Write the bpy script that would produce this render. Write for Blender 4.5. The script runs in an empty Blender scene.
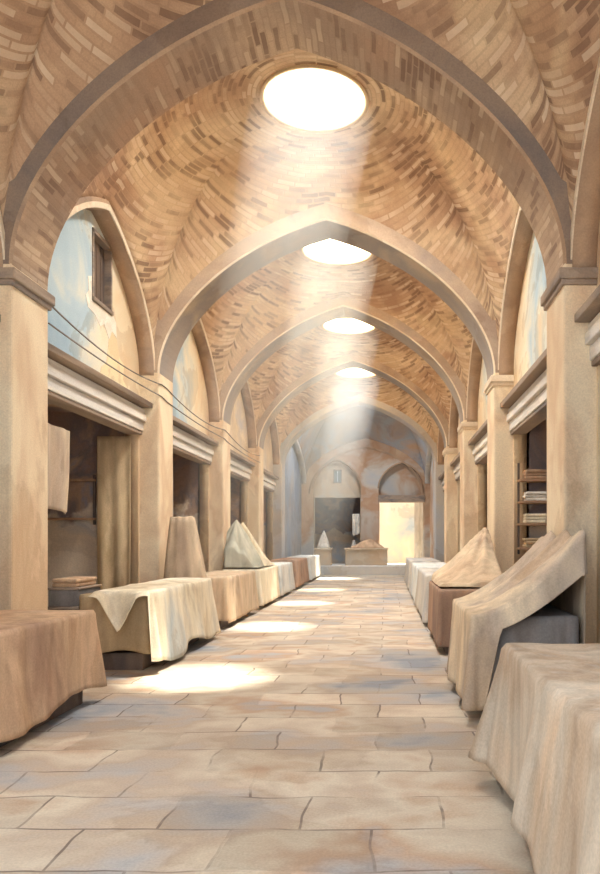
import bpy, bmesh, math, random
from mathutils import Vector, noise as mnoise
random.seed(11)
scene = bpy.context.scene
COL = scene.collection
PI = math.pi

# ------------------------------------------------------------------ layout constants (metres, y runs down the aisle)
EYE = 1.65
CX, W = -1.05, 2.95            # aisle axis, half width between pier faces
WV, WL = W + 0.12, W + 0.35    # plane of the vault edge, plane of the side walls
ZS = 4.6                       # springing height
BAY, RIB = 5.0, 0.85
RIBAPEX = {-1: 7.40, 0: 7.46, 1: 7.30, 2: 7.40, 3: 7.30, 4: 6.98, 5: 6.6}
RING = {-1: 8.15, 0: 8.15, 1: 7.95, 2: 7.80, 3: 7.62, 4: 8.15}
RR = 0.73
END = 37.0
ROOF = 8.55
def ribback(k): return 8.54 + BAY * k

# ------------------------------------------------------------------ colour helpers
def S(r, g, b):
    def f(c):
        c /= 255.0
        return c / 12.92 if c <= 0.04045 else ((c + 0.055) / 1.055) ** 2.4
    c = (f(r), f(g), f(b)); l = .25 * c[0] + .6 * c[1] + .15 * c[2]
    return tuple(l + (v - l) * CHROMA for v in c) + (1.0,)
CHROMA = .73

class NT:
    def __init__(s, name):
        s.m = bpy.data.materials.new(name); s.m.use_nodes = True
        s.t = s.m.node_tree; s.n = s.t.nodes; s.l = s.t.links
        s.bsdf = s.n['Principled BSDF']; s.bsdf.inputs['Roughness'].default_value = 0.85
        s.bsdf.inputs['Specular IOR Level'].default_value = 0.15
        s.pos = s.n.new('ShaderNodeNewGeometry').outputs['Position']
    def node(s, t, **kw):
        n = s.n.new(t)
        for k, v in kw.items():
            if k in n.inputs: n.inputs[k].default_value = v
            else: setattr(n, k, v)
        return n
    def mapping(s, src, scale=(1, 1, 1), loc=(0, 0, 0)):
        n = s.n.new('ShaderNodeMapping'); n.inputs['Scale'].default_value = scale; n.inputs['Location'].default_value = loc
        s.l.new(src, n.inputs['Vector']); return n.outputs['Vector']
    def noise(s, vec, scale, detail=3, rough=0.55, dist=0.0):
        n = s.n.new('ShaderNodeTexNoise'); n.inputs['Scale'].default_value = scale
        n.inputs['Detail'].default_value = detail; n.inputs['Roughness'].default_value = rough
        n.inputs['Distortion'].default_value = dist
        s.l.new(vec, n.inputs['Vector']); return n.outputs['Fac']
    def ramp(s, fac, stops, interp='LINEAR'):
        n = s.n.new('ShaderNodeValToRGB'); cr = n.color_ramp; cr.interpolation = interp
        while len(cr.elements) < len(stops): cr.elements.new(0.5)
        for e, (p, c) in zip(cr.elements, stops):
            e.position = p; e.color = c if len(c) == 4 else (*c, 1)
        s.l.new(fac, n.inputs['Fac']); return n.outputs['Color']
    def val(s, fac, stops): return s.ramp(fac, [(p, (v, v, v, 1)) for p, v in stops])
    def mix(s, a, b, fac, mode='MIX'):
        n = s.n.new('ShaderNodeMix'); n.data_type = 'RGBA'; n.blend_type = mode
        for sock, v in ((n.inputs[0], fac), (n.inputs[6], a), (n.inputs[7], b)):
            if isinstance(v, (int, float)): sock.default_value = v
            elif isinstance(v, tuple): sock.default_value = v
            else: s.l.new(v, sock)
        return n.outputs[2]
    def math(s, op, a, b):
        n = s.n.new('ShaderNodeMath'); n.operation = op
        for sock, v in ((n.inputs[0], a), (n.inputs[1], b)):
            if isinstance(v, (int, float)): sock.default_value = v
            else: s.l.new(v, sock)
        return n.outputs[0]
    def bump(s, h, strength=0.3, dist=0.02):
        n = s.n.new('ShaderNodeBump'); n.inputs['Strength'].default_value = strength; n.inputs['Distance'].default_value = dist
        s.l.new(h, n.inputs['Height']); s.l.new(n.outputs['Normal'], s.bsdf.inputs['Normal'])
    def out(s, c):
        s.l.new(c, s.bsdf.inputs['Base Color']); return s.m

def pigment(t, cols, scale, off=(0, 0, 0), stretch=(1, 1, 1), dist=.7):
    """mottled limewash: soft patches, tide lines round old damp patches and a fine grain"""
    v = t.mapping(t.pos, stretch, off)
    f = t.noise(v, scale, 4, 0.55, dist)
    n = len(cols)
    c = t.ramp(f, [(0.32 + 0.36 * i / max(1, n - 1), k) for i, k in enumerate(cols)])
    e = t.noise(t.mapping(t.pos, stretch, (off[0] + 7, off[1], off[2])), scale * 0.8, 5, 0.6, 0.4)
    line = t.val(e, [(0.0, 0), (0.525, 0), (0.55, 1), (0.56, 0), (1, 0)])
    c = t.mix(c, (0.55, 0.45, 0.38, 1), t.math('MULTIPLY', line, 0.30), 'MULTIPLY')
    flat = t.val(e, [(0.0, 0), (0.55, 0), (0.56, 1), (1, 1)])
    c = t.mix(c, (0.90, 0.87, 0.84, 1), flat, 'MULTIPLY')
    g = t.noise(t.pos, 60, 2, 0.6)
    c = t.mix(c, t.val(g, [(0.3, 0.88), (0.7, 1.06)]), 1.0, 'MULTIPLY')
    return c

def wash(name, cols, scale=0.6, off=(0, 0, 0), stretch=(1, 1, 1), rough=0.85, bump=0.15):
    t = NT(name); c = pigment(t, cols, scale, off, stretch)
    t.bsdf.inputs['Roughness'].default_value = rough
    t.bump(t.noise(t.pos, 22, 4, 0.6), bump, 0.02)
    return t.out(c)

def brickwork(name, cols, dark, light, bw, bh, scale=0.5, show=(0.35, 0.6), dome=False):
    """brick courses (in UV metres) that come and go under the worn limewash"""
    t = NT(name); base = pigment(t, cols, scale)
    uv = t.n.new('ShaderNodeTexCoord').outputs['UV']
    wob = t.n.new('ShaderNodeTexNoise'); wob.inputs['Scale'].default_value = 2.2; t.l.new(uv, wob.inputs['Vector'])
    vm = t.n.new('ShaderNodeVectorMath'); vm.operation = 'MULTIPLY_ADD'
    t.l.new(wob.outputs['Color'], vm.inputs[0]); vm.inputs[1].default_value = (0.09, 0.05, 0)
    t.l.new(uv, vm.inputs[2]); vec = vm.outputs[0]
    if dome:   # rings of brick: every course gets its own girth
        vm.inputs[1].default_value = (0.02, 0.05, 0)
        sx = t.n.new('ShaderNodeSeparateXYZ'); t.l.new(vec, sx.inputs[0])
        rowv = t.math('MULTIPLY', t.math('FLOOR', t.math('DIVIDE', sx.outputs['Y'], bh), 0), bh)
        girth = t.math('ADD', t.math('MULTIPLY', t.math('SINE', t.math('DIVIDE', rowv, 3.25), 0), 3.0), RR)
        cb = t.n.new('ShaderNodeCombineXYZ'); t.l.new(t.math('ADD', t.math('MULTIPLY', sx.outputs['X'], girth), t.math('MULTIPLY', rowv, 7.3)), cb.inputs[0]); t.l.new(sx.outputs['Y'], cb.inputs[1]); vec = cb.outputs[0]
    b = t.n.new('ShaderNodeTexBrick'); t.l.new(vec, b.inputs['Vector'])
    b.inputs['Scale'].default_value = 1; b.inputs['Brick Width'].default_value = bw; b.inputs['Row Height'].default_value = bh
    b.inputs['Mortar Size'].default_value = 0.011; b.inputs['Mortar Smooth'].default_value = 0.2; b.inputs['Bias'].default_value = 0
    b.inputs['Color1'].default_value = (0, 0, 0, 1); b.inputs['Color2'].default_value = (1, 1, 1, 1)
    b.inputs['Mortar'].default_value = (0.45, 0.45, 0.45, 1)
    mask = t.val(t.noise(t.pos, 1.3, 4, 0.6), [(show[0], 0.25), (show[1], 1)])
    dk = t.math('MULTIPLY', t.val(b.outputs['Color'], [(0.62, 0), (0.85, 1)]), mask)
    lt = t.math('MULTIPLY', t.val(b.outputs['Color'], [(0.08, 1), (0.25, 0)]), mask)
    c = t.mix(base, dark, t.math('MULTIPLY', dk, 0.75), 'MIX')
    c = t.mix(c, light, t.math('MULTIPLY', lt, 0.5), 'MIX')
    mo = t.math('MULTIPLY', b.outputs['Fac'], mask)
    c = t.mix(c, dark, t.math('MULTIPLY', mo, 0.16), 'MIX')
    t.bump(t.math('SUBTRACT', 1.0, b.outputs['Fac']), 0.35, 0.02)
    return t.out(c)

M = {}
M['vault'] = brickwork('vault_brick', [S(176, 132, 96), S(206, 164, 120), S(232, 200, 150), S(214, 172, 130)], S(128, 92, 68), S(238, 216, 180), 0.30, 0.075, 0.45, (.32, .56), True)
M['endblue'] = wash('end_blue_plaster', [S(136, 152, 176), S(160, 170, 184), S(178, 172, 166)], 0.5)
M['endvault'] = wash('end_vault_plaster', [S(150, 146, 150), S(176, 156, 140), S(160, 168, 180), S(200, 160, 120)], 0.35)
M['ribbrick'] = brickwork('rib_brick', [S(190, 150, 116), S(176, 148, 122), S(210, 178, 140)], S(128, 96, 76), S(222, 196, 160), 0.42, 0.075, 0.5, (0.34, 0.6))
M['ribplain'] = wash('rib_plaster', [S(182, 166, 150), S(166, 158, 152), S(204, 182, 152)], 0.7)
M['ribface'] = wash('rib_face_plaster', [S(176, 148, 124), S(198, 170, 138), S(170, 150, 134)], 0.8)
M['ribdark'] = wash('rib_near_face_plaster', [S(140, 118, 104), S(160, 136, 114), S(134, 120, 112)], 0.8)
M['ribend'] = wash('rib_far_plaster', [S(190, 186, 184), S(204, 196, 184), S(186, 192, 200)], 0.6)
M['pier'] = wash('pier_plaster', [S(240, 210, 160), S(246, 224, 182), S(230, 194, 148), S(244, 218, 172)], 0.8, stretch=(1, 1, 0.5))
M['bead'] = wash('pale_plaster_edge', [S(244, 228, 198), S(226, 200, 162)], 1.2)
def lunette_mat():
    t = NT('lunette_plaster')
    xyz = t.n.new('ShaderNodeSeparateXYZ'); t.l.new(t.pos, xyz.inputs[0])
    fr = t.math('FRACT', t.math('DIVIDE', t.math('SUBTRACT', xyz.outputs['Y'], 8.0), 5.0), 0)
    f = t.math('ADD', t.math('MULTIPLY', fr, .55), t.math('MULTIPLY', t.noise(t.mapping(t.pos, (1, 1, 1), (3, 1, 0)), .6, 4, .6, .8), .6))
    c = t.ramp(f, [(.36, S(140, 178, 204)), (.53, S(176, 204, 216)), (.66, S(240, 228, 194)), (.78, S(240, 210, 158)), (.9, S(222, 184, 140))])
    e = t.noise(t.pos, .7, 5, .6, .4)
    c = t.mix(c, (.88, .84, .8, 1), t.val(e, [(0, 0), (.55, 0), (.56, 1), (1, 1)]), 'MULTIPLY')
    c = t.mix(c, t.val(t.noise(t.pos, 60, 2), [(.3, .9), (.7, 1.06)]), 1.0, 'MULTIPLY')
    return t.out(c)
M['lunette'] = lunette_mat()
M['wallfar'] = wash('shop_wall_plaster', [S(212, 188, 156), S(238, 214, 170), S(198, 190, 186)], 0.5)
M['reveal'] = wash('arch_reveal_plaster', [S(176, 140, 108), S(196, 160, 122), S(164, 138, 116)], 0.9)
def shop_mat():
    t = NT('shop_plaster')
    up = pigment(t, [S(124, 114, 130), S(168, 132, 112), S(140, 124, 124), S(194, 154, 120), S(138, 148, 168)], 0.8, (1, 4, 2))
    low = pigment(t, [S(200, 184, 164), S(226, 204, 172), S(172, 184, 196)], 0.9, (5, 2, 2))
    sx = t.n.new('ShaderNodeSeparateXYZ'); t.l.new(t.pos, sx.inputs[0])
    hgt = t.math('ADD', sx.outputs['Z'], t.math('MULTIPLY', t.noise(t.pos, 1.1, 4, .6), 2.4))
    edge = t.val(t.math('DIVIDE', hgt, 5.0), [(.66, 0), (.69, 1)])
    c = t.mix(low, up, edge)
    t.bump(t.noise(t.pos, 22, 4, .6), .3, .02)
    return t.out(c)
M['shop'] = shop_mat()
M['lintel'] = wash('lintel_plaster', [S(240, 232, 218), S(218, 214, 208), S(248, 238, 218)], 0.9, stretch=(1, .3, 3))
M['board'] = wash('weathered_board', [S(150, 130, 114), S(176, 152, 128), S(132, 122, 118)], 1.2, stretch=(1, .3, 3))
M['darkwood'] = wash('dark_wood', [S(96, 80, 72), S(124, 102, 86), S(84, 78, 80)], 1.5, stretch=(1, 1, .3))
M['wood'] = wash('worn_wood', [S(168, 122, 82), S(190, 146, 102), S(150, 110, 80)], 1.5, stretch=(1, 1, .3))
M['rim'] = wash('skylight_rim', [S(238, 206, 150), S(228, 192, 134)], 0.8)
M['end'] = wash('end_wall_plaster', [S(206, 172, 134), S(196, 150, 110), S(200, 190, 176), S(180, 184, 188)], 0.45, (5, 0, 1))
M['niche'] = wash('end_niche_plaster', [S(206, 198, 180), S(218, 190, 150), S(196, 200, 196)], 0.5, (2, 0, 4))
M['court'] = wash('courtyard_plaster', [S(250, 246, 226), S(246, 238, 206), S(228, 226, 214), S(190, 210, 222)], 0.45, (0, 0, 2))
M['stone'] = wash('step_stone', [S(226, 226, 222), S(236, 232, 222), S(214, 222, 228)], 0.9)
M['cable'] = wash('cable_rubber', [S(126, 116, 110), S(146, 134, 124)], 2)
M['glass'] = wash('shutter_grey', [S(150, 160, 158), S(128, 142, 146)], 2)

def cloth_mat(name, cols, off):
    t = NT(name); c = pigment(t, cols, 0.9, off, (1, 1, 0.55))
    st = t.noise(t.mapping(t.pos, (1, 1, 0.18), off), 7, 3, 0.5, 0.3)
    c = t.mix(c, t.val(st, [(0.35, 0.84), (0.62, 1.05)]), 1.0, 'MULTIPLY')
    t.bsdf.inputs['Roughness'].default_value = 0.95
    t.bump(t.noise(t.pos, 90, 2), 0.12, 0.01)
    return t.out(c)
CL = {
 'rust': cloth_mat('rust_tan_cloth', [S(206, 160, 116), S(222, 180, 134), S(188, 146, 112)], (1, 2, 3)),
 'olive': cloth_mat('cream_blue_cloth', [S(190, 160, 112), S(238, 222, 184), S(246, 234, 204), S(196, 210, 214)], (4, 2, 0.4)),
 'shadebrown': cloth_mat('shade_brown_cloth', [S(176, 146, 98), S(196, 166, 116), S(160, 132, 98)], (3, 3, 9)),  # brown puts the shade of the second left stall's near face into colour
 'tan': cloth_mat('tan_cloth', [S(208, 172, 130), S(226, 196, 152), S(190, 160, 128)], (2, 5, 1)),
 'cream': cloth_mat('cream_cloth', [S(242, 222, 174), S(250, 236, 200), S(228, 200, 150)], (0, 3, 6)),
 'pale': cloth_mat('pale_blue_cloth', [S(214, 222, 222), S(232, 232, 222), S(196, 210, 216)], (6, 6, 2)),
 'brown': cloth_mat('brown_cloth', [S(170, 128, 100), S(190, 148, 114), S(158, 124, 104)], (3, 1, 5)),
 'grey': cloth_mat('grey_cloth', [S(204, 200, 194), S(216, 208, 192), S(188, 192, 196)], (5, 3, 3)),
 'sand': cloth_mat('sand_cloth', [S(226, 192, 146), S(238, 212, 170), S(200, 176, 150), S(214, 182, 142)], (8, 1, 2)),
 'beige': cloth_mat('beige_cloth', [S(224, 190, 150), S(214, 196, 170), S(196, 166, 132), S(204, 206, 202)], (1, 8, 2)),
 'sage': cloth_mat('sage_cloth', [S(182, 184, 160), S(206, 204, 180), S(168, 172, 156)], (7, 4, 2)),
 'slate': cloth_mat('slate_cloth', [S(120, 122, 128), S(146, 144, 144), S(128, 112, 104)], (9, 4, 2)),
 'ochre': cloth_mat('ochre_cloth', [S(224, 188, 122), S(236, 206, 150), S(204, 168, 116)], (9, 9, 2)),
 'white': cloth_mat('white_cloth', [S(244, 238, 224), S(226, 220, 208)], (2, 2, 7)),
}

def floor_mat():
    t = NT('flagstones')
    far = t.n.new('ShaderNodeSeparateXYZ'); t.l.new(t.pos, far.inputs[0])
    base = pigment(t, [S(150, 158, 168), S(186, 178, 170), S(198, 174, 146), S(216, 200, 172), S(202, 166, 130), S(178, 178, 180)], 0.7, (2, 1, 0), (.8, 1, 1), dist=.15)
    wob = t.n.new('ShaderNodeTexNoise'); wob.inputs['Scale'].default_value = 1.6; t.l.new(t.pos, wob.inputs['Vector'])
    vm = t.n.new('ShaderNodeVectorMath'); vm.operation = 'MULTIPLY_ADD'
    t.l.new(wob.outputs['Color'], vm.inputs[0]); vm.inputs[1].default_value = (0.14, 0.12, 0); t.l.new(t.pos, vm.inputs[2])
    b = t.n.new('ShaderNodeTexBrick'); t.l.new(vm.outputs[0], b.inputs['Vector'])
    b.inputs['Scale'].default_value = 1; b.inputs['Brick Width'].default_value = 0.82; b.inputs['Row Height'].default_value = 0.52
    b.inputs['Mortar Size'].default_value = 0.010; b.inputs['Mortar Smooth'].default_value = 0.3
    b.inputs['Color1'].default_value = (0, 0, 0, 1); b.inputs['Color2'].default_value = (1, 1, 1, 1); b.inputs['Mortar'].default_value = (.5, .5, .5, 1)
    tone = t.val(b.outputs['Color'], [(0, 0.78), (0.5, 1.0), (1, 1.12)])
    c = t.mix(base, tone, 0.75, 'MULTIPLY')
    lost = t.val(t.noise(t.pos, 0.9, 4, 0.65), [(0.43, 0.0), (0.55, 1)])
    j = t.math('MULTIPLY', b.outputs['Fac'], lost)
    c = t.mix(c, S(112, 92, 80), t.math('MULTIPLY', j, 0.8))
    t.bsdf.inputs['Roughness'].default_value = 0.7
    t.bump(t.math('SUBTRACT', t.noise(t.pos, 9, 4), b.outputs['Fac']), 0.25, 0.02)
    return t.out(c)
M['floor'] = floor_mat()

# ------------------------------------------------------------------ mesh helpers
def link(name, me, mat, parent=None, smooth=False):
    o = bpy.data.objects.new(name, me); COL.objects.link(o)
    for m in (mat if isinstance(mat, list) else [mat]): me.materials.append(m)
    if smooth: me.shade_smooth()
    if parent: o.parent = parent
    return o
def from_bm(name, bm, mat, parent=None, smooth=False, recalc=True):
    if recalc: bmesh.ops.recalc_face_normals(bm, faces=bm.faces)
    me = bpy.data.meshes.new(name); bm.to_mesh(me); bm.free()
    return link(name, me, mat, parent, smooth)
def struct(o): o['kind'] = 'structure'; return o
def tag(o, label, cat, group=None):
    o['label'] = label; o['category'] = cat
    if group: o['group'] = group
    return o
def thing(name, loc, label, cat, group=None, rz=0):
    o = bpy.data.objects.new(name, None); COL.objects.link(o); o.location = loc; o.rotation_euler = (0, 0, rz); o.empty_display_size = .2
    return tag(o, label, cat, group)
def box(bm, a, b, bev=0.0, jit=0.0):
    r = bmesh.ops.create_cube(bm, size=1); vs = r['verts']
    for v in vs:
        v.co = Vector([a[i] + (v.co[i] + .5) * (b[i] - a[i]) for i in range(3)])
        if jit: v.co += Vector([random.uniform(-jit, jit) for _ in range(3)])
    if bev:
        es = list({e for v in vs for e in v.link_edges})
        bmesh.ops.bevel(bm, geom=es, offset=bev, segments=2, affect='EDGES', profile=.5)
def boxes(name, lst, mat, parent=None, bev=0.015):
    bm = bmesh.new()
    for a, b in lst: box(bm, a, b, bev)
    return from_bm(name, bm, mat, parent)
def plate(name, outer, holes, thick, mat, axis):
    """flat slab from a 2-D outline with holes; axis 'x' (outline in y,z at x=thick[0..1]), 'y' (x,z) or 'z' (x,y)"""
    cu = bpy.data.curves.new('tmp', 'CURVE'); cu.dimensions = '2D'; cu.fill_mode = 'BOTH'
    h = (thick[1] - thick[0]) / 2; cu.extrude = h
    for pts in [outer] + holes:
        sp = cu.splines.new('POLY'); sp.points.add(len(pts) - 1)
        for p, q in zip(sp.points, pts): p.co = (q[0], q[1], 0, 1)
        sp.use_cyclic_u = True
    ob = bpy.data.objects.new('tmp', cu); COL.objects.link(ob)
    dg = bpy.context.evaluated_depsgraph_get(); dg.update()
    me = bpy.data.meshes.new_from_object(ob.evaluated_get(dg), depsgraph=dg)
    bpy.data.objects.remove(ob); bpy.data.curves.remove(cu)
    mid = (thick[0] + thick[1]) / 2
    for v in me.vertices:
        a, b, c = v.co
        v.co = (c + mid, a, b) if axis == 'x' else ((a, c + mid, b) if axis == 'y' else (a, b, c + mid))
    me.materials.clear()
    bm = bmesh.new(); bm.from_mesh(me); bmesh.ops.remove_doubles(bm, verts=bm.verts, dist=1e-4)
    bmesh.ops.recalc_face_normals(bm, faces=bm.faces); bm.to_mesh(me); bm.free()
    me.name = name
    return link(name, me, mat)
def tube(name, pts, r, mat, parent=None, seg=8):
    bm = bmesh.new(); rings = []
    for i, p in enumerate(pts):
        a = Vector(pts[max(0, i - 1)]); b = Vector(pts[min(len(pts) - 1, i + 1)])
        d = (b - a).normalized(); up = Vector((0, 0, 1)) if abs(d.z) < .9 else Vector((1, 0, 0))
        s = d.cross(up).normalized(); u = s.cross(d)
        rings.append([bm.verts.new(Vector(p) + s * r * math.cos(q) + u * r * math.sin(q)) for q in [2 * PI * j / seg for j in range(seg)]])
    for A, B in zip(rings, rings[1:]):
        for j in range(seg): bm.faces.new((A[j], A[(j + 1) % seg], B[(j + 1) % seg], B[j]))
    bm.faces.new(rings[0]); bm.faces.new(rings[-1])
    return from_bm(name, bm, mat, parent, True)

def g(u, a=0.30):
    u = min(1.0, abs(u)); return (1 - a) * math.sqrt(max(0, 1 - u * u)) + a * (1 - u)
US = [math.sin(PI / 2 * (i / 24 - 1)) if i <= 24 else math.sin(PI / 2 * (i / 24 - 1)) for i in range(49)]
def profile(c, half, zs, apex, a=0.30): return [(c + half * u, zs + (apex - zs) * g(u, a)) for u in US]

# ------------------------------------------------------------------ setting
struct(boxes('floor', [((-8, -4, -.3), (6.5, END + 8, 0))], M['floor'], bev=0))

tn = [0]
def trim(o):
    tn[0] += 1; o.name = 'trim_%d' % tn[0]; return struct(o)

def arch(y0, y1, apex, mats):
    """rib: soffit (brick, uv in metres), two faces and back"""
    inn = profile(CX, W, ZS, apex); out = profile(CX, W + .5, ZS, apex + .8)
    bm = bmesh.new(); uvl = bm.loops.layers.uv.new('UVMap')
    acc = [0]
    for p, q in zip(inn, inn[1:]): acc.append(acc[-1] + math.dist(p, q))
    ch = .03   # worn arris
    loops = {}
    def row(pts, y): return [bm.verts.new((p[0], y, p[1])) for p in pts]
    inc = [(p[0] + (CX - p[0]) * -.0 , p[1]) for p in inn]
    cham = profile(CX, W + ch, ZS, apex + ch)
    A = row(inn, y0 + ch); B = row(inn, y1 - ch); A2 = row(cham, y0); B2 = row(cham, y1); C = row(out, y0); D = row(out, y1)
    for i in range(len(inn) - 1):
        for (P, Q, vv, mi) in ((A, B, (0, y1 - y0), 0), (A2, A, (0, .04), 2), (B, B2, (0, .04), 2), (C, A2, (0, .5), 1), (B2, D, (0, .5), 1), (D, C, (0, .5), 1)):
            f = bm.faces.new((P[i], P[i + 1], Q[i + 1], Q[i])); f.material_index = mi; f.smooth = False
            for l, (uu, v2) in zip(f.loops, ((vv[0], acc[i]), (vv[0], acc[i + 1]), (vv[1], acc[i + 1]), (vv[1], acc[i]))): l[uvl].uv = (uu, v2)
    for i in (0, -1): bm.faces.new((A2[i], A[i], B[i], B2[i], D[i], C[i]))
    return from_bm('arch', bm, mats)

def vault(ya, yb, ring_z, r, apa, apb, lun, mat, closed=False):
    cy = (ya + yb) / 2; a = WV; b = (yb - ya) / 2 + .06
    N = 40; per = []
    for s0, s1, fx in ((-1, 1, lambda t: (t, -1)), (-1, 1, lambda t: (1, t)), (1, -1, lambda t: (t, 1)), (1, -1, lambda t: (-1, t))):
        for i in range(N):
            t = s0 + (s1 - s0) * i / N; t = math.sin(t * PI / 2) * .6 + t * .4
            per.append(fx(t))
    n = len(per); R = 30
    bm = bmesh.new(); uvl = bm.loops.layers.uv.new('UVMap'); rows = []
    for j in range(R + 1):
        t = j / R; row = []
        for (u, v) in per:
            P = Vector((u * a, v * b)); ang = math.atan2(P.y, P.x); Q = Vector((math.cos(ang), math.sin(ang))) * r
            p = Q.lerp(P, t)
            ap = apa if v < 0 else apb
            zb = ZS + (ap + .22 - ZS) * g(u) if abs(v) == 1 else ZS + (lun + .1 - ZS) * g(v)
            if abs(v) == 1 and abs(u) == 1: zb = ZS
            rmax = math.hypot(a, b)
            sail = lambda q: ring_z - (ring_z - ZS) * (1 - math.sqrt(max(0, 1 - ((q - r) / (rmax - r)) ** 2)))
            row.append(bm.verts.new((CX + p.x, cy + p.y, sail(p.length) + (zb - sail(P.length)) * t ** 3)))
        rows.append(row)
    for j in range(R):
        for i in range(n):
            i2 = (i + 1) % n
            f = bm.faces.new((rows[j][i], rows[j][i2], rows[j + 1][i2], rows[j + 1][i])); f.smooth = True
            A0 = math.atan2(per[i][1] * b, per[i][0] * a); A1 = math.atan2(per[i2][1] * b, per[i2][0] * a)
            if A1 < A0 - 1e-9: A1 += 2 * PI
            for l, aa in zip(f.loops, (A0, A1, A1, A0)):
                q = math.hypot(l.vert.co.x - CX, l.vert.co.y - cy)
                l[uvl].uv = (aa, 3.25 * math.asin(min(1, max(0, (q - r) / (math.hypot(a, b) - r)))))
    if closed: bm.faces.new(rows[0])
    bmesh.ops.recalc_face_normals(bm, faces=bm.faces)
    f0 = max(bm.faces, key=lambda f: f.calc_center_median().z)
    if f0.normal.z > 0: bmesh.ops.reverse_faces(bm, faces=bm.faces)
    o = from_bm('ceiling', bm, mat, recalc=False)
    m = o.modifiers.new('thickness', 'SOLIDIFY'); m.thickness = .18; m.offset = -1
    return struct(o)

def rim(cy, z, r):
    bm = bmesh.new(); n = 64; rows = []
    for rr, zz in ((r, z - .03), (r, z + .26), (r + .2, z + .30), (r + .22, ROOF + .2), (r + .5, ROOF + .2), (r + .5, z + .35), (r + .03, z + .05), (r + .07, z - .05)):
        rows.append([bm.verts.new((CX + rr * math.cos(2 * PI * i / n), cy + rr * math.sin(2 * PI * i / n), zz)) for i in range(n)])
    rows.append(rows[0])
    for A, B in zip(rows, rows[1:]):
        for i in range(n): bm.faces.new((A[i], A[(i + 1) % n], B[(i + 1) % n], B[i]))
    return trim(from_bm('rim', bm, M['rim'], smooth=True))

# ribs, piers
for k in range(-1, 5):
    y1 = ribback(k); y0 = y1 - RIB
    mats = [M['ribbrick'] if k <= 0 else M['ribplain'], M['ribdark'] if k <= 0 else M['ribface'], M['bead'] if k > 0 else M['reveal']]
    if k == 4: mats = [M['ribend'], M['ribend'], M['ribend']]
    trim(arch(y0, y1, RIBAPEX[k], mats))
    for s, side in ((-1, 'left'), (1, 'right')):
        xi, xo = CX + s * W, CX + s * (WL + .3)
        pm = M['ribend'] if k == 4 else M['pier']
        o = boxes('wall_%s' % side, [((min(xi, xo), y0, 0), (max(xi, xo), y1, ZS + .02))], pm, bev=.03); struct(o)
        if s < 0 and k > 0 or k == 4: continue
        xi2 = CX + s * (W - .06)
        o = boxes('impost', [((min(xi2, xo), y0 - .05, ZS - .17), (max(xi2, xo), y1 + .05, ZS - .05)),
                             ((min(xi2 + s * .03, xo), y0 - .025, ZS - .23), (max(xi2 + s * .03, xo), y1 + .025, ZS - .165))], M['board'] if k < 1 else M['bead'], bev=.015)
        trim(o)

# bays
LUN = 6.5
wn = [0]
for k in range(-1, 4):
    ya, yb = ribback(k), ribback(k + 1) - RIB
    cy = (ya + yb) / 2; b = (yb - ya) / 2
    vault(ya, yb, RING[k], RR if k >= 0 else .3, RIBAPEX[k], RIBAPEX[k + 1], LUN, M['vault'], closed=k < 0)
    if k >= 0: rim(cy, RING[k], RR)
    for s, side in ((-1, 'left'), (1, 'right')):
        X = lambda d: CX + s * d
        lo = lambda p, q: (min(X(p), X(q)), max(X(p), X(q)))
        # lunette wall with shop opening (and the shuttered slot of the first bay)
        holes = []
        if k == 0 and s < 0: holes.append([(10.65, 5.2), (11.4, 5.2), (11.4, 6.28), (10.65, 6.28)])
        oy0, oy1 = ya + .06, yb - .06
        ztop = 3.6
        outer = [(ya - .5, 0), (oy0, 0), (oy0, ztop), (oy1, ztop), (oy1, 0), (yb + .4, 0), (yb + .4, 7.2), (ya - .5, 7.2)]
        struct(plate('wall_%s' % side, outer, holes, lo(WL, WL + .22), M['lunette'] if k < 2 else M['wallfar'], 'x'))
        # archivolt over the lunette
        pin = profile(cy, b, ZS - .05, LUN); pout = profile(cy, b + .35, ZS - .05, LUN + .4)
        trim(plate('archivolt', pin + pout[::-1], [], lo(WV - .03, WL + .03), M['reveal'], 'x'))
        pin2 = profile(cy, b + .005, ZS - .05, LUN + .005); pout2 = profile(cy, b + .07, ZS - .05, LUN + .09)
        trim(plate('archivolt_edge', pin2 + pout2[::-1], [], lo(WV - .05, WV - .02), M['bead'], 'x'))
        # lintel: stepped mouldings
        trim(boxes('lintel', [((lo(WL - .08, WL + .2)[0], ya, 3.56), (lo(WL - .08, WL + .2)[1], yb, 3.72)),
                              ((lo(WL - .13, WL + .2)[0], ya, 3.73), (lo(WL - .13, WL + .2)[1], yb, 3.86)),
                              ((lo(WL - .10, WL + .2)[0], ya, 3.85), (lo(WL - .10, WL + .2)[1], yb, 3.95))], M['lintel'], bev=.012))
        trim(boxes('lintel_board', [((lo(WL - .24, WL + .2)[0], ya, 3.97), (lo(WL - .24, WL + .2)[1], yb, 4.06)),
                                    ((lo(WL - .06, WL + .2)[0], ya, 3.50), (lo(WL - .06, WL + .2)[1], yb, 3.555))], M['board'], bev=.01))
        # the shop behind
        a0, a1 = lo(WL + .2, WL + 2.4)
        bx0, bx1 = lo(WL + 2.4, WL + 2.6)
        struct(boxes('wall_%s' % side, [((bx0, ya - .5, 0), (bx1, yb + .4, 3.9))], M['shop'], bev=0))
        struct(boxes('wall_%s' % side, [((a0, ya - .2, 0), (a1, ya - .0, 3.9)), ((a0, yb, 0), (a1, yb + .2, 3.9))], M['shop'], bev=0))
        struct(boxes('ceiling', [((min(a0, bx0), ya - .5, 3.9), (max(a1, bx1), yb + .4, 4.05))], M['shop'], bev=0))

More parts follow.
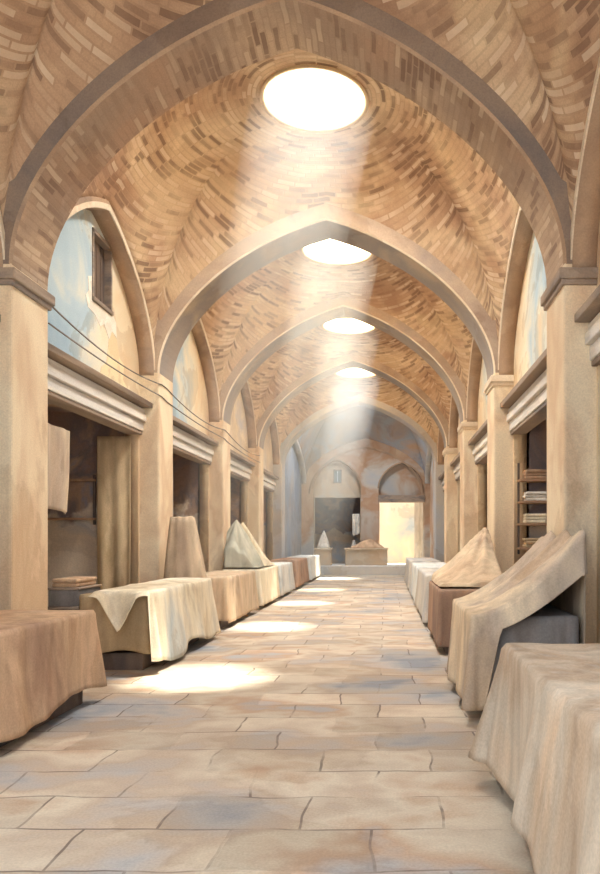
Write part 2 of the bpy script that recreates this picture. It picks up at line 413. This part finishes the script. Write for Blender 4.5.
# shuttered slot in the left lunette
xw = CX - WL
def win(n, x0, x1, y0, y1, z0, z1, axis):
    pass
o = boxes('window_1', [((xw - .14, 10.65, 5.2), (xw + .02, 10.70, 6.28)), ((xw - .14, 11.35, 5.2), (xw + .02, 11.40, 6.28)),
                       ((xw - .14, 10.65, 6.22), (xw + .02, 11.40, 6.28)), ((xw - .14, 10.65, 5.2), (xw + .04, 11.40, 5.26))], M['board'], bev=.006)
struct(o)
sh = boxes('window_shutter', [((xw - .12, 10.71 + i * .16, 5.27), (xw - .08, 10.85 + i * .16, 6.21)) for i in range(4)], M['darkwood'], o, bev=.008)
# ragged broken plaster round the slot
def ragged(name, pts, x, mat):
    bm = bmesh.new(); vs = [bm.verts.new((x, p[0], p[1])) for p in pts]; f = bm.faces.new(vs)
    e = bmesh.ops.extrude_face_region(bm, geom=[f]); bmesh.ops.translate(bm, vec=(.009, 0, 0), verts=[v for v in e['geom'] if isinstance(v, bmesh.types.BMVert)])
    return from_bm(name, bm, mat)
# hole-shaped rim patch: left side, below, right side
patch = [(10.63, 5.55), (10.5, 5.5), (10.52, 5.3), (10.42, 5.2), (10.5, 5.05), (10.75, 5.02), (10.95, 4.9), (11.1, 4.98), (11.3, 4.8), (11.42, 4.96), (11.62, 4.9), (11.58, 5.15), (11.46, 5.22), (11.42, 5.19), (10.63, 5.19)]
M['flake'] = wash('white_plaster', [S(252, 246, 230), S(240, 230, 206)], 1.5)
M['flake2'] = wash('yellow_plaster', [S(248, 228, 172), S(244, 218, 160)], 1.5)
trim(ragged('patch', patch, xw - .002, M['flake']))
patch2 = [(11.3, 4.8), (11.42, 4.96), (11.62, 4.9), (11.75, 4.62), (11.95, 4.55), (11.9, 4.3), (12.1, 4.2), (12.08, 4.06), (10.9, 4.06), (11.0, 4.3), (11.2, 4.4)]
trim(ragged('patch', patch2, xw - .006, M['flake2']))

# end hall
ya, yb = ribback(4), END
RIBAPEX_END = 6.9
vault(ya, yb, RING[4], 1.0, RIBAPEX[4], 6.6, 6.2, M['endvault'])
rim((ya + yb) / 2, RING[4], 1.0)  # unseen opening added to brighten the end hall, set high behind the last rib
cy, b = (ya + yb) / 2, (yb - ya) / 2
for s, side in ((-1, 'left'), (1, 'right')):
    X = lambda d: CX + s * d
    lo = lambda p, q: (min(X(p), X(q)), max(X(p), X(q)))
    struct(plate('wall_%s' % side, [(ya - .4, 0), (yb + .3, 0), (yb + .3, 7.2), (ya - .4, 7.2)], [], lo(WL, WL + .25), M['endblue'] if s < 0 else M['end'], 'x'))
    pin = profile(cy, b, ZS - .05, 6.2); pout = profile(cy, b + .35, ZS - .05, 6.6)
    trim(plate('archivolt', pin + pout[::-1], [], lo(WV - .03, WL + .03), M['ribend'], 'x'))
# back wall: outline with two arched niches, then the niche backs with their doorways
NL = (-2.52, 1.22); NR = (0.80, 1.17)       # centre, half width of the niches
PZ = 0.42                                   # height of the raised platform
def nicheshape(c, h, apex): return [(c - h, 0.2)] + profile(c, h, 4.3, apex, .2) + [(c + h, 0.2)]
x0, x1 = CX - WL - .3, CX + WL + .3
struct(plate('wall_back', [(x0, 0), (x1, 0), (x1, 8.2), (x0, 8.2)], [nicheshape(*NL, 5.75), nicheshape(*NR, 5.6)], (END, END + .35), M['end'], 'y'))
struct(plate('wall_back', [(NL[0] - 1.4, .2), (NL[0] + 1.4, .2), (NL[0] + 1.4, 6), (NL[0] - 1.4, 6)],
             [[(NL[0] - 1.18, .3), (NL[0] + 1.18, .3), (NL[0] + 1.18, 3.85), (NL[0] - 1.18, 3.85)], [(-2.74, 4.6), (-2.3, 4.6), (-2.3, 5.3), (-2.74, 5.3)]], (END + .35, END + .55), M['niche'], 'y'))
struct(plate('wall_back', [(NR[0] - 1.3, .2), (NR[0] + 1.3, .2), (NR[0] + 1.3, 6), (NR[0] - 1.3, 6)],
             [[(NR[0] - 1.14, .3), (NR[0] + 1.14, .3), (NR[0] + 1.14, 3.6), (NR[0] - 1.14, 3.6)]], (END + .35, END + .55), M['end'], 'y'))
# blind arch moulding over both niches
pin = profile(CX, 2.85, 4.0, 6.35, .12); pout = profile(CX, 2.93, 4.0, 6.43, .12)
trim(plate('moulding', pin + pout[::-1], [], (END - .06, END + .01), M['reveal'], 'y'))
for c, h, ap in ((*NL, 5.75), (*NR, 5.6)):
    pin = profile(c, h - .01, 4.3, ap, .2); pout = profile(c, h + .07, 4.3, ap + .07, .2)
    trim(plate('moulding', pin + pout[::-1], [], (END - .04, END + .01), M['reveal'], 'y'))
trim(boxes('lintel', [((NR[0] - 1.2, END - .1, 3.6), (NR[0] + 1.2, END + .4, 3.95))], M['board']))
o = struct(boxes('window_2', [((-2.74, END + .38, 4.6), (-2.70, END + .5, 5.3)), ((-2.34, END + .38, 4.6), (-2.30, END + .5, 5.3)), ((-2.74, END + .38, 5.26), (-2.3, END + .5, 5.3)), ((-2.74, END + .38, 4.6), (-2.3, END + .5, 4.64))], M['board'], bev=.004))
boxes('window_shutter', [((-2.70, END + .42, 4.64), (-2.525, END + .46, 5.26)), ((-2.515, END + .42, 4.64), (-2.34, END + .46, 5.26))], M['glass'], o, bev=.004)
# platform
trim(boxes('step', [((x0 + .3, 34.0, 0), (x1 - .3, END + .8, PZ))], M['stone'], bev=.02))
# room behind the left doorway, courtyard behind the right one
struct(boxes('wall_back', [((-4.2, END + 3, 0), (-1.0, END + 3.2, 4.6)), ((-4.4, END + .55, 0), (-4.2, END + 3.2, 4.6)), ((-1.1, END + .55, 0), (-.9, END + 3.2, 4.6)), ((-4.4, END + .55, 4.4), (-.9, END + 3.2, 4.6))], M['shop'], bev=0))
struct(boxes('wall_back', [((-.9, END + 4.5, 0), (3.4, END + 4.8, 4.6)), ((2.3, END + .55, 0), (2.5, END + 4.8, 4.6))], M['court'], bev=0))

# roof slab with the skylight holes and outer side walls, unseen, added against light leaks
def circ(cy, r, n=48): return [(CX + r * math.cos(2 * PI * i / n), cy + r * math.sin(2 * PI * i / n)) for i in range(n)]
struct(plate('ceiling', [(CX - 3.9, 2.2), (CX + 3.9, 2.2), (CX + 3.9, END + .4), (CX - 3.9, END + .4)],
             [circ((ribback(k) + ribback(k + 1) - RIB) / 2, RR + .3) for k in range(0, 4)] + [circ((ribback(4) + END) / 2, 1.2)], (ROOF, ROOF + .2), M['ribface'], 'z'))  # last hole belongs to the added end hall opening
for s, side in ((-1, 'left'), (1, 'right')):
    xa, xb = sorted((CX + s * 3.7, CX + s * 3.9))
    struct(boxes('wall_%s' % side, [((xa, 2.2, 4.0), (xb, END + .4, ROOF))], M['ribface'], bev=0))

# ------------------------------------------------------------------ stalls and cloths
def fbm(x, y, z=0): return mnoise.noise(Vector((x, y, z))) + .5 * mnoise.noise(Vector((2.1 * x, 2.1 * y, 2.1 * z + 5)))
def roundrect(x0, x1, y0, y1, r, n):
    """n points round a rounded rectangle with side tags and running length"""
    pts = []
    L = [(x0 + r, y0, x1 - r, y0), (x1, y0 + r, x1, y1 - r), (x1 - r, y1, x0 + r, y1), (x0, y1 - r, x0, y0 + r)]
    cs = [(x1 - r, y0 + r, -PI / 2), (x1 - r, y1 - r, 0), (x0 + r, y1 - r, PI / 2), (x0 + r, y0 + r, PI)]
    per = 2 * (x1 - x0 + y1 - y0)
    for (a, b, c, d), (qx, qy, st) in zip(L, cs):
        m = max(4, int(n * math.hypot(c - a, d - b) / per))
        nx, ny = (d - b, -(c - a)); q = math.hypot(nx, ny); nx /= q; ny /= q
        for i in range(m): t = i / m; pts.append((a + (c - a) * t, b + (d - b) * t, nx, ny, 0))
        for i in range(7): an = st + PI / 2 * i / 7; pts.append((qx + r * math.cos(an), qy + r * math.sin(an), math.cos(an), math.sin(an), math.sin(PI * i / 7)))
    return pts
def drape(name, x0, x1, y0, y1, zt, mat, hem=None, top=None, amp=.035, flare=.05, freq=2.6, seed=0, thick=.008, corner=.07):
    hem = hem or (lambda x, y: .1); top = top or (lambda x, y: 0)
    P = roundrect(x0, x1, y0, y1, .035, 220); n = len(P)
    cx, cy = (x0 + x1) / 2, (y0 + y1) / 2
    bm = bmesh.new(); rows = []
    acc = 0; Ls = []
    for i, p in enumerate(P):
        Ls.append(acc); q = P[(i + 1) % n]; acc += math.hypot(q[0] - p[0], q[1] - p[1])
    T = 16
    for j in range(1, T + 1):
        f = j / T; row = []
        for p in P:
            x = cx + (p[0] - cx) * f; y = cy + (p[1] - cy) * f
            row.append(bm.verts.new((x, y, zt + top(x, y) + .012 * fbm(x * 2.2 + seed, y * 2.2, seed))))
        rows.append(row)
    Sd = 16
    for j in range(1, Sd + 1):
        t = j / Sd; row = []
        for i, p in enumerate(P):
            zt2 = zt + top(p[0], p[1]); l = Ls[i]
            ph = 2 * PI * l / acc
            fold = mnoise.noise(Vector((math.cos(ph) * acc / 6 * freq, math.sin(ph) * acc / 6 * freq, seed * 3.7))) + .5 * mnoise.noise(Vector((math.cos(ph) * acc / 3 * freq, math.sin(ph) * acc / 3 * freq, seed + 9 + .5 * t)))
            off = .012 + flare * t ** 1.2 + amp * fold * min(1, .15 + t) * 1.3 + corner * p[4] * t
            if p[2] * (1 if cx > 0 else -1) > .3: off *= .3
            off = max(off, .008)
            hz = hem(p[0], p[1]) + .02 * mnoise.noise(Vector((l * 3, seed, 0)))
            z = zt2 + (hz - zt2) * t
            if j == 1: z = zt2 - .03; 
            row.append(bm.verts.new((p[0] + p[2] * off, p[1] + p[3] * off, z)))
        rows.append(row)
    c = bm.verts.new((cx, cy, zt + top(cx, cy)))
    for i in range(n): bm.faces.new((c, rows[0][i], rows[0][(i + 1) % n]))
    for A, B in zip(rows, rows[1:]):
        for i in range(n): bm.faces.new((A[i], B[i], B[(i + 1) % n], A[(i + 1) % n]))
    bmesh.ops.recalc_face_normals(bm, faces=bm.faces); bm.normal_update()
    if c.link_faces[0].normal.z < 0: bmesh.ops.reverse_faces(bm, faces=bm.faces)
    o = from_bm(name, bm, mat, None, True, False)
    # real cloth thickness
    m = o.modifiers.new('thickness', 'SOLIDIFY'); m.thickness = thick; m.offset = 1
    return o
def heap(name, cx, cy, rx, ry, z0, h, peak, mat, flat=.18, power=1.25, nf=9, amp=.16, seed=0):
    """cloth thrown over a tall pile: peak off centre, folds running down to a ragged hem"""
    bm = bmesh.new(); n = 96; R = 26; rows = []
    for j in range(R + 1):
        f = j / R; row = []
        for i in range(n):
            a = 2 * PI * i / n
            sq = (abs(math.cos(a)) ** 3.2 + abs(math.sin(a)) ** 3.2) ** (-1 / 3.2)
            fold = mnoise.noise(Vector((math.cos(a) * nf / 3, math.sin(a) * nf / 3, seed))) + .5 * mnoise.noise(Vector((math.cos(a) * nf / 1.4, math.sin(a) * nf / 1.4, seed + 3)))
            k = f * (1 + amp * fold * f)
            px = peak[0] * (1 - f) ; py = peak[1] * (1 - f)
            x = cx + px + rx * sq * math.cos(a) * k; y = cy + py + ry * sq * math.sin(a) * k
            s = max(0, (f - flat) / (1 - flat))
            z = z0 + h * (1 - s) ** power + .03 * (1 - f) * fbm(x * 3 + seed, y * 3) + (.02 * fold * f * (1 - f) * 4) * h
            if j == R: z = z0 + .004
            row.append(bm.verts.new((x, y, z)))
            if j == 0: break
        rows.append(row)
    for i in range(n): bm.faces.new((rows[0][0], rows[1][i], rows[1][(i + 1) % n]))
    for A, B in zip(rows[1:], rows[2:]):
        for i in range(n): bm.faces.new((A[i], B[i], B[(i + 1) % n], A[(i + 1) % n]))
    bm.faces.new(rows[-1])
    return from_bm(name, bm, mat, None, True)

def stall(x0, x1, y0, y1, zt, label, legs=True, group='market stalls along the aisle'):
    cx, cy = (x0 + x1) / 2, (y0 + y1) / 2
    t = thing('market_stall', (cx, cy, 0), label, 'stall', group)
    a, b = (x1 - x0) / 2 - .02, (y1 - y0) / 2 - .02
    boxes('tabletop', [((-a, -b, zt - .07), (a, b, zt - .032))], M['wood'], t, .006)
    boxes('base', [((-a + .06, -b + .06, .0), (a - .06, b - .06, .22))], M['darkwood'], t, .008)
    for sx in (-1, 1):
        for sy in (-1, 1):
            px, py = sx * (a - .08), sy * (b - .08)
            boxes('leg', [((px - .03, py - .03, .222), (px + .03, py + .03, zt - .072))], M['darkwood'], t, .004)
    return t
XL0, XL1 = -3.92, -2.98      # left run of stalls
ST = [
 # x0,x1,y0,y1,top, stall label, cloth name colour, cloth label, kwargs
 (-3.9, -2.98, 4.6, 7.35, .93, 'stall under rust tan cloth nearest on the left', 'rust', 'rust tan cloth over the nearest stall on the left', dict(hem=lambda x, y: .15 + .05 * math.sin(y * 3), amp=.06, freq=1.8, flare=.06, seed=1)),
 (-3.85, -3.00, 9.05, 11.95, .95, 'stall with dark gap below, under shade-brown cloth and cream throw', 'shadebrown', 'brown cloth coloured as near-face shade on the second left stall, beneath the cream throw', dict(hem=lambda x, y: (.22 if y < 9.2 else .16) + .04 * math.sin(x * 5 + y * 2), amp=.006, flare=.0, freq=1.8, seed=2, corner=.0)),
 (-3.85, -2.98, 13.3, 16.3, .95, 'stall under tan cloth just past the first left pier', 'tan', 'tan cloth over third stall on the left', dict(hem=lambda x, y: .16 if y < 13.4 else .1, amp=.03, seed=3)),
 (-3.85, -2.98, 17.0, 19.7, .95, 'stall under bright cream cloth, fourth on the left', 'cream', 'bright cream cloth over fourth stall on the left', dict(seed=4)),
 (-3.85, -2.98, 20.2, 22.8, .95, 'stall under pale bluish cloth, fifth on the left', 'pale', 'pale bluish cloth over fifth stall on the left', dict(seed=5)),
 (-3.85, -2.98, 23.6, 27.0, .98, 'stall under brown cloth, sixth on the left', 'brown', 'brown cloth over sixth stall on the left', dict(seed=6)),
 (-3.85, -2.98, 28.0, 32.2, .98, 'stall under light blue grey cloth, farthest on the left', 'pale', 'light blue grey cloth over the farthest left stall', dict(seed=7)),
 (.80, 1.70, 2.3, 4.82, .95, 'stall under beige cloth at the lower right corner', 'beige', 'beige cloth with flared hem over the nearest right stall', dict(hem=lambda x, y: .16 + (.0 if y > 4.6 else .06 * math.sin(y * 4)), amp=.075, freq=1.7, flare=.10, corner=.16, seed=8)),
 (.78, 1.74, 10.35, 12.7, .93, 'stall under brown cloth, third on the right', 'brown', 'plain brown cloth over third stall on the right', dict(hem=lambda x, y: .12, amp=.012, flare=.02, seed=9, corner=.02)),
 (.78, 1.74, 13.7, 17.0, .97, 'stall under grey cloth, fourth on the right', 'grey', 'grey cloth over fourth stall on the right', dict(seed=10, amp=.02)),
 (.78, 1.74, 17.8, 21.6, .97, 'stall under pale cloth, fifth on the right', 'pale', 'pale cloth over fifth stall on the right', dict(seed=11, amp=.02)),
 (.78, 1.74, 23.0, 27.4, .97, 'stall under grey white cloth, farthest on the right', 'grey', 'grey white cloth over the farthest right stall', dict(seed=12, amp=.02)),
]
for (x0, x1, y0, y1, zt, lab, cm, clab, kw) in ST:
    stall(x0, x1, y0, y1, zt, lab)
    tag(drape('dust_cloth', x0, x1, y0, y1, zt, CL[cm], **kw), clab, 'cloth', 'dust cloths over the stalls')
def hem3(x, y):
    if y < 9.012 and x < -2.95: return .90 - .34 * max(0, 1 - abs(x + 3.3) * 4.2) - .06 * math.sin(x * 9)
    if x < -3.5: return .992
    return .13 + .07 * math.sin(y * 3.1)
tag(drape('throw_cloth', -3.62, -2.93, 8.97, 12.02, 1.008, CL['olive'], hem=hem3, amp=.07, freq=1.5, flare=.11, seed=32, corner=.09), 'cream throw with blue tinge draped in swags by the bright floor patch', 'cloth', 'dust cloths over the stalls')  # cream for the aisle face; the brown cloth below carries the near-face shade
# second stall on the right: one big cloth sweeping from the table edge up over goods stacked against the pier
x0, x1, y0, y1 = .78, 1.80, 6.5, 8.3
stall(x0 + .08, x1 - .08, y0 + .12, y1 - .12, .93, 'stall under sand cloth that sweeps up to the right pier')
tag(drape('dust_cloth', x0 + .05, x1 - .05, y0 + .06, y1 - .06, .945, CL['slate'], hem=lambda x, y: .2, amp=.008, flare=.0, seed=33, corner=.0), 'slate cloth coloured as the shade beneath the sweeping sand cloth', 'cloth', 'dust cloths over the stalls')  # added sheet, its dark slate colour stands in for shade on the table
def sweep(x, y):
    u = max(0, (x - x0) / (x1 - x0)); return .04 + .74 * u ** 1.5 + .035 * math.sin(y * 10 + x * 2.5) * min(1, u * 2.5)
def hem2(x, y):
    u = (x - x0) / (x1 - x0)
    if y < y0 + .05: return .12 if u < .1 else (.12 + .73 * (u - .1) / .15 if u < .25 else .85 + .72 * (u - .25) ** 1.25)
    return .12
tag(drape('dust_cloth', x0, x1, y0, y1, .93, CL['sand'], hem=hem2, top=sweep, amp=.06, freq=1.8, flare=.05, seed=21), 'sand coloured cloth sweeping up in long folds toward the right pier', 'cloth', 'dust cloths over the stalls')
# heaps: cloth thrown over tall piles
HG = 'cloth covered heaps of goods'
def tent(x0, x1, y0, y1, z0, pk, h, power, mat, seed=0, rx=1.0, ry=1.0, folds=11):
    """cloth thrown over goods stacked to a peak, with folds running down from it"""
    def top(x, y):
        d = math.hypot((x - pk[0]) / rx, (y - pk[1]) / ry); a = math.atan2((y - pk[1]) / ry, (x - pk[0]) / rx)
        return h * max(0, 1 - d) ** power * (1 + .10 * math.sin(a * folds + seed) * min(1, d * 2)) + .03 + .015 * math.sin(a * folds * 1.7)* min(1, d * 2)
    return drape('covered_heap', x0, x1, y0, y1, z0 + .02, mat, hem=lambda x, y: z0 + .012, top=top, amp=.02, flare=.03, seed=seed, corner=.0)
tag(tent(.83, 1.74, 10.5, 12.55, .955, (1.70, 12.35), .86, 1.25, CL['tan'], 3, 1.0, 2.1), 'tan cloth heap rising to a peak against the right pier', 'cloth heap', HG)
tag(heap('covered_heap', -3.5, 12.62, .44, .33, .0, 2.05, (-.16, .1), CL['tan'], flat=.46, power=.7, nf=4, seed=5, amp=.2), 'tall tan cloth heap leaning on the first left pier', 'cloth heap', HG)
tag(tent(-3.82, -3.06, 17.04, 17.88, .985, (-3.64, 17.5), 1.12, 1.0, CL['sage'], 7, .66, .75, 7), 'sage green cloth heap beside the second left pier', 'cloth heap', HG)
tag(tent(-3.82, -3.04, 18.02, 19.4, .985, (-3.6, 18.1), 1.08, 1.25, CL['cream'], 9, .72, 1.6, 7), 'cream cloth heap sloping down from the sage green one', 'cloth heap', HG)

# ------------------------------------------------------------------ goods in and by the shops
def crate(loc, dx, dy, dz, mat, label):
    t = thing('wooden_crate', loc, label, 'crate')
    boxes('crate_body', [((-dx, -dy, 0), (dx, dy, dz - .03))], mat, t, .008)
    boxes('lid', [((-dx - .015, -dy - .015, dz - .029), (dx + .015, dy + .015, dz))], M['board'], t, .008)
    return t
crate((-4.12, 9.55, 0), .20, .40, .80, M['darkwood'], 'tall dark crate standing behind the left stalls')
crate((-4.12, 9.55, .801), .19, .36, .24, CL['slate'], 'small slate grey box stacked on the tall dark crate')
def folded(loc, dx, dy, n, mat, label, group=None):
    t = None; bm = bmesh.new()
    for i in range(n):
        box(bm, (-dx + random.uniform(0, .03), -dy + random.uniform(0, .03), i * .055 + .001), (dx - random.uniform(0, .04), dy, i * .055 + .054), .02)
    o = from_bm('folded_cloth', bm, mat); o.location = loc; tag(o, label, 'cloth', group); return o
folded((-4.12, 9.55, 1.042), .18, .34, 2, CL['rust'], 'folded tan cloth on top of the slate grey box')

# hanging cloths
def hanging(name, p0, p1, zt, zb, mat, label, amp=.03, round_=0, seed=0):
    bm = bmesh.new(); n, m = 30, 24; d = Vector(p1) - Vector(p0); nrm = Vector((-d.y, d.x)).normalized(); rows = []
    for j in range(m + 1):
        row = []
        for i in range(n + 1):
            u, t = i / n, j / m
            zb2 = zb + round_ * (abs(2 * u - 1) ** 2.5) + .12 * mnoise.noise(Vector((u * 3, seed, 1)))
            z = zt + (zb2 - zt) * t
            o = amp * (.3 + .7 * t) * (math.sin(u * 14 + seed) + mnoise.noise(Vector((u * 5, t * 1.5, seed))))
            row.append(bm.verts.new((p0[0] + d.x * u + nrm.x * o, p0[1] + d.y * u + nrm.y * o, z)))
        rows.append(row)
    for A, B in zip(rows, rows[1:]):
        for i in range(n): bm.faces.new((A[i], A[i + 1], B[i + 1], B[i]))
    o = from_bm(name, bm, mat, None, True); md = o.modifiers.new('thickness', 'SOLIDIFY'); md.thickness = .012
    return tag(o, label, 'hanging cloth')
hanging('hanging_cloth', (-4.50, 9.2), (-4.50, 10.25), 3.2, 2.05, CL['sand'], 'short sandy cloth hanging at the near edge of the left shop', .05, 0, 1)
hanging('hanging_cloth', (-5.02, 12.52), (-4.44, 12.52), 3.45, .62, CL['ochre'], 'long ochre cloth with rounded hem hanging in the left shop', .025, .25, 2)
hanging('hanging_cloth', (2.46, 9.7), (2.46, 11.0), 3.45, 2.0, CL['slate'], 'slate grey cloth hanging in the right shop doorway', .04, 0, 3)
hanging('hanging_cloth', (-4.55, 14.0), (-4.55, 15.3), 3.4, 1.35, CL['slate'], 'dark grey cloth hanging in second left shop', .04, .1, 4)

def shelf(loc, label, w, d, zs, h, rz):
    t = thing('wall_shelf', loc, label, 'shelf', None, rz)
    for z in zs: boxes('board', [((-w, -d, z - .02), (w, 0, z + .02))], M['wood'], t, .005)
    for sx in (-1, 1): boxes('upright', [((sx * w - .025 * sx - .02, -.055, zs[0] - .1), (sx * w - .025 * sx + .02, -.005, h))], M['darkwood'], t, .004)
    return t
shelf((-5.6, 12.685, 0), 'thin two board shelf on the plaster wall of the left shop', .5, .12, (2.02, 2.70), 2.8, 0)
# right shop: shelf on the far side wall with folded cloths
sx = 2.82
shelf((sx, 12.68, 0), 'four board shelf of folded cloths in the right shop', .52, .34, (1.50, 1.92, 2.30, 2.68), 3.0, 0)
fg = 'folded cloths on the right shop shelf'
i = 0
for z, cols in ((1.52, ('ochre', 'cream')), (1.94, ('cream', 'ochre')), (2.32, ('white', 'rust')), (2.70, ('rust', 'tan'))):
    for q, cm in enumerate(cols):
        pos = ('bottom board', 'second board up', 'third board up', 'top board')[i // 2]
        folded((sx - .24 + .48 * q, 12.48, z), .2, .14, 3 + (i % 2), CL[cm], '%s cloth stack, %s half of the %s, right shop shelf' % ({'ochre': 'ochre', 'cream': 'cream', 'white': 'white', 'rust': 'rust tan', 'tan': 'tan'}[cm], ('left', 'right')[q], pos), fg); i += 1

# end hall goods
def counter(cx, cy, dx, dy, h, label):
    t = thing('stone_counter', (cx, cy, PZ), label, 'counter')
    boxes('counter_body', [((-dx, -dy, 0), (dx, dy, h - .08))], M['niche'], t, .02)
    boxes('counter_top', [((-dx - .05, -dy - .05, h - .079), (dx + .05, dy + .05, h))], M['bead'], t, .02)
counter(-.95, 35.2, 1.02, .45, .84, 'long pale counter before the back wall column')
counter(-3.05, 35.2, .38, .45, .84, 'narrow pale counter at left of the dark back doorway')
tag(heap('goods_mound', -.9, 35.2, .8, .36, PZ + .841, .42, (.1, 0), CL['rust'], flat=.1, power=.8, seed=13, amp=.1), 'reddish brown mound heaped on the long back counter', 'goods')
tag(heap('cloth_bundle', -3.05, 35.2, .3, .3, PZ + .841, .85, (.02, 0), CL['white'], flat=.05, power=.75, seed=14, amp=.1), 'white peaked bundle on the narrow back counter', 'bundle')
tag(heap('cloth_bundle', -1.62, 36.2, .26, .26, PZ, 1.2, (0, 0), CL['grey'], flat=.2, power=.6, seed=15, amp=.1), 'grey bundle on the platform behind the long counter', 'bundle')
hanging('hanging_cloth', (-1.75, 37.3), (-1.36, 37.3), 3.0, 1.9, CL['white'], 'small white cloth hanging at the dark back doorway', .03, .1, 6)
hanging('hanging_cloth', (1.55, 39.3), (2.2, 39.3), 4.2, .3, CL['grey'], 'pale grey cloth hanging at right side of the bright back doorway', .03, 0, 7)

# cables strung along the left piers
def cable(z0, sag, label):
    pts = []; xa = CX - W + .009
    ks = [ribback(k) - (RIB / 2 if k else .02) for k in range(0, 4)]
    for y0, y1 in zip(ks, ks[1:]):
        for i in range(16):
            t = i / 16
            # hugs each pier, hangs free between
            pts.append((xa, y0 + (y1 - y0) * t, z0 - sag * 4 * t * (1 - t) - .05 * (y0 - 8) / 5))
    tag(tube('cable', pts, .010, M['cable']), label, 'cable')
cable(4.46, .16, 'upper dark cable sagging between the left piers')
cable(4.22, .05, 'lower dark cable strung along the left piers')

# ------------------------------------------------------------------ light
SUN = Vector((-1.2, -1.9, -8.15)).normalized()
sun = bpy.data.lights.new('sun', 'SUN'); sun.energy = 15.0; sun.angle = math.radians(5); sun.color = (1, .93, .78)
so = bpy.data.objects.new('sun', sun); COL.objects.link(so); so.rotation_euler = SUN.to_track_quat('-Z', 'Y').to_euler(); so.location = (3, 20, 20)
for k in range(0, 5):
    l = bpy.data.lights.new('skylight', 'AREA'); l.shape = 'DISK'; l.size = 2 * RR + .1 if k < 4 else 2.0; l.energy = 420 if k < 4 else 320; l.color = (1, .97, .92) if k < 4 else (.86, .93, 1)  # last lamp is added at the unseen end hall opening to lift the hall
    lo_ = bpy.data.objects.new('skylight', l); COL.objects.link(lo_)
    lo_.location = (CX, (ribback(k) + ribback(k + 1) - RIB) / 2 if k < 4 else (ribback(4) + END) / 2, ROOF + .1)
w = bpy.data.worlds.new('world'); scene.world = w; w.use_nodes = True
bg = w.node_tree.nodes['Background']; bg.inputs['Color'].default_value = (.86, .93, 1, 1); bg.inputs['Strength'].default_value = 1.6

def dust(name, density, color, z0, z1):
    """dust shaped as a light shaft: its fade at both ends and its tint are put in here"""
    m = bpy.data.materials.new(name); m.use_nodes = True; n = m.node_tree.nodes; n.remove(n['Principled BSDF']); L = m.node_tree.links
    v = n.new('ShaderNodeVolumeScatter'); v.inputs['Color'].default_value = color; v.inputs['Anisotropy'].default_value = .2
    geo = n.new('ShaderNodeNewGeometry'); sx = n.new('ShaderNodeSeparateXYZ'); L.new(geo.outputs['Position'], sx.inputs[0])
    mr = n.new('ShaderNodeMapRange'); mr.inputs['From Min'].default_value = z0; mr.inputs['From Max'].default_value = z1; L.new(sx.outputs['Z'], mr.inputs['Value'])
    rp = n.new('ShaderNodeValToRGB'); L.new(mr.outputs[0], rp.inputs['Fac']); e = rp.color_ramp.elements
    e[0].position = 0; e[0].color = (0, 0, 0, 1); e[1].position = 1; e[1].color = (.15, .15, .15, 1)
    a = e.new(.45); a.color = (.8, .8, .8, 1); a = e.new(.75); a.color = (1, 1, 1, 1); a = e.new(.9); a.color = (.6, .6, .6, 1)
    mu = n.new('ShaderNodeMath'); mu.operation = 'MULTIPLY'; mu.inputs[1].default_value = density; L.new(rp.outputs['Color'], mu.inputs[0]); L.new(mu.outputs[0], v.inputs['Density'])
    L.new(v.outputs[0], n['Material Output'].inputs['Volume']); return m
for k in range(0, 4):
    cy = (ribback(k) + ribback(k + 1) - RIB) / 2; bm = bmesh.new(); A = []; B = []
    zt, zb = RING[k] - .07, .02
    sm = dust('shaft_dust', (.075, .10, .10, .14)[k], ((1, .98, .92, 1), (1, .95, .82, 1), (1, .95, .84, 1), (.9, .96, 1, 1))[k], zb, zt)
    for i in range(40):
        a = 2 * PI * i / 40
        A.append(bm.verts.new((CX + .95 * math.cos(a), cy + .95 * math.sin(a), zt)))
        f = (zt - zb) / 8.15
        B.append(bm.verts.new((CX - 1.2 * f + .54 * math.cos(a), cy - 1.9 * f + .54 * math.sin(a), zb)))
    for i in range(40): bm.faces.new((A[i], A[(i + 1) % 40], B[(i + 1) % 40], B[i]))
    bm.faces.new(A); bm.faces.new(B)
    o = from_bm('dust_shaft', bm, sm); o['kind'] = 'stuff'
    tag(o, 'sunlit dust shaped as the light shaft from the %s skylight' % ('nearest', 'second', 'third', 'farthest visible')[k], 'dust', 'dust shaped as light shafts under the skylights')

# ------------------------------------------------------------------ camera
cam = bpy.data.cameras.new('camera'); co = bpy.data.objects.new('camera', cam); COL.objects.link(co)
co.location = (0, 0, EYE); co.rotation_euler = (PI / 2, 0, 0)
cam.sensor_fit = 'AUTO'; cam.sensor_width = 36; cam.lens = 720 / 874 * 36
cam.shift_x = -(386 - 300) / 874; cam.shift_y = (540 - 437) / 874
cam.clip_start = .05; cam.clip_end = 200
scene.camera = co
vs = scene.view_settings; vs.view_transform = 'Standard'; vs.look = 'None'; vs.gamma = 1; vs.use_curve_mapping = False; vs.exposure = 0.42
scene.cycles.max_bounces = 10; scene.cycles.diffuse_bounces = 8
scene.cycles.use_denoising = True
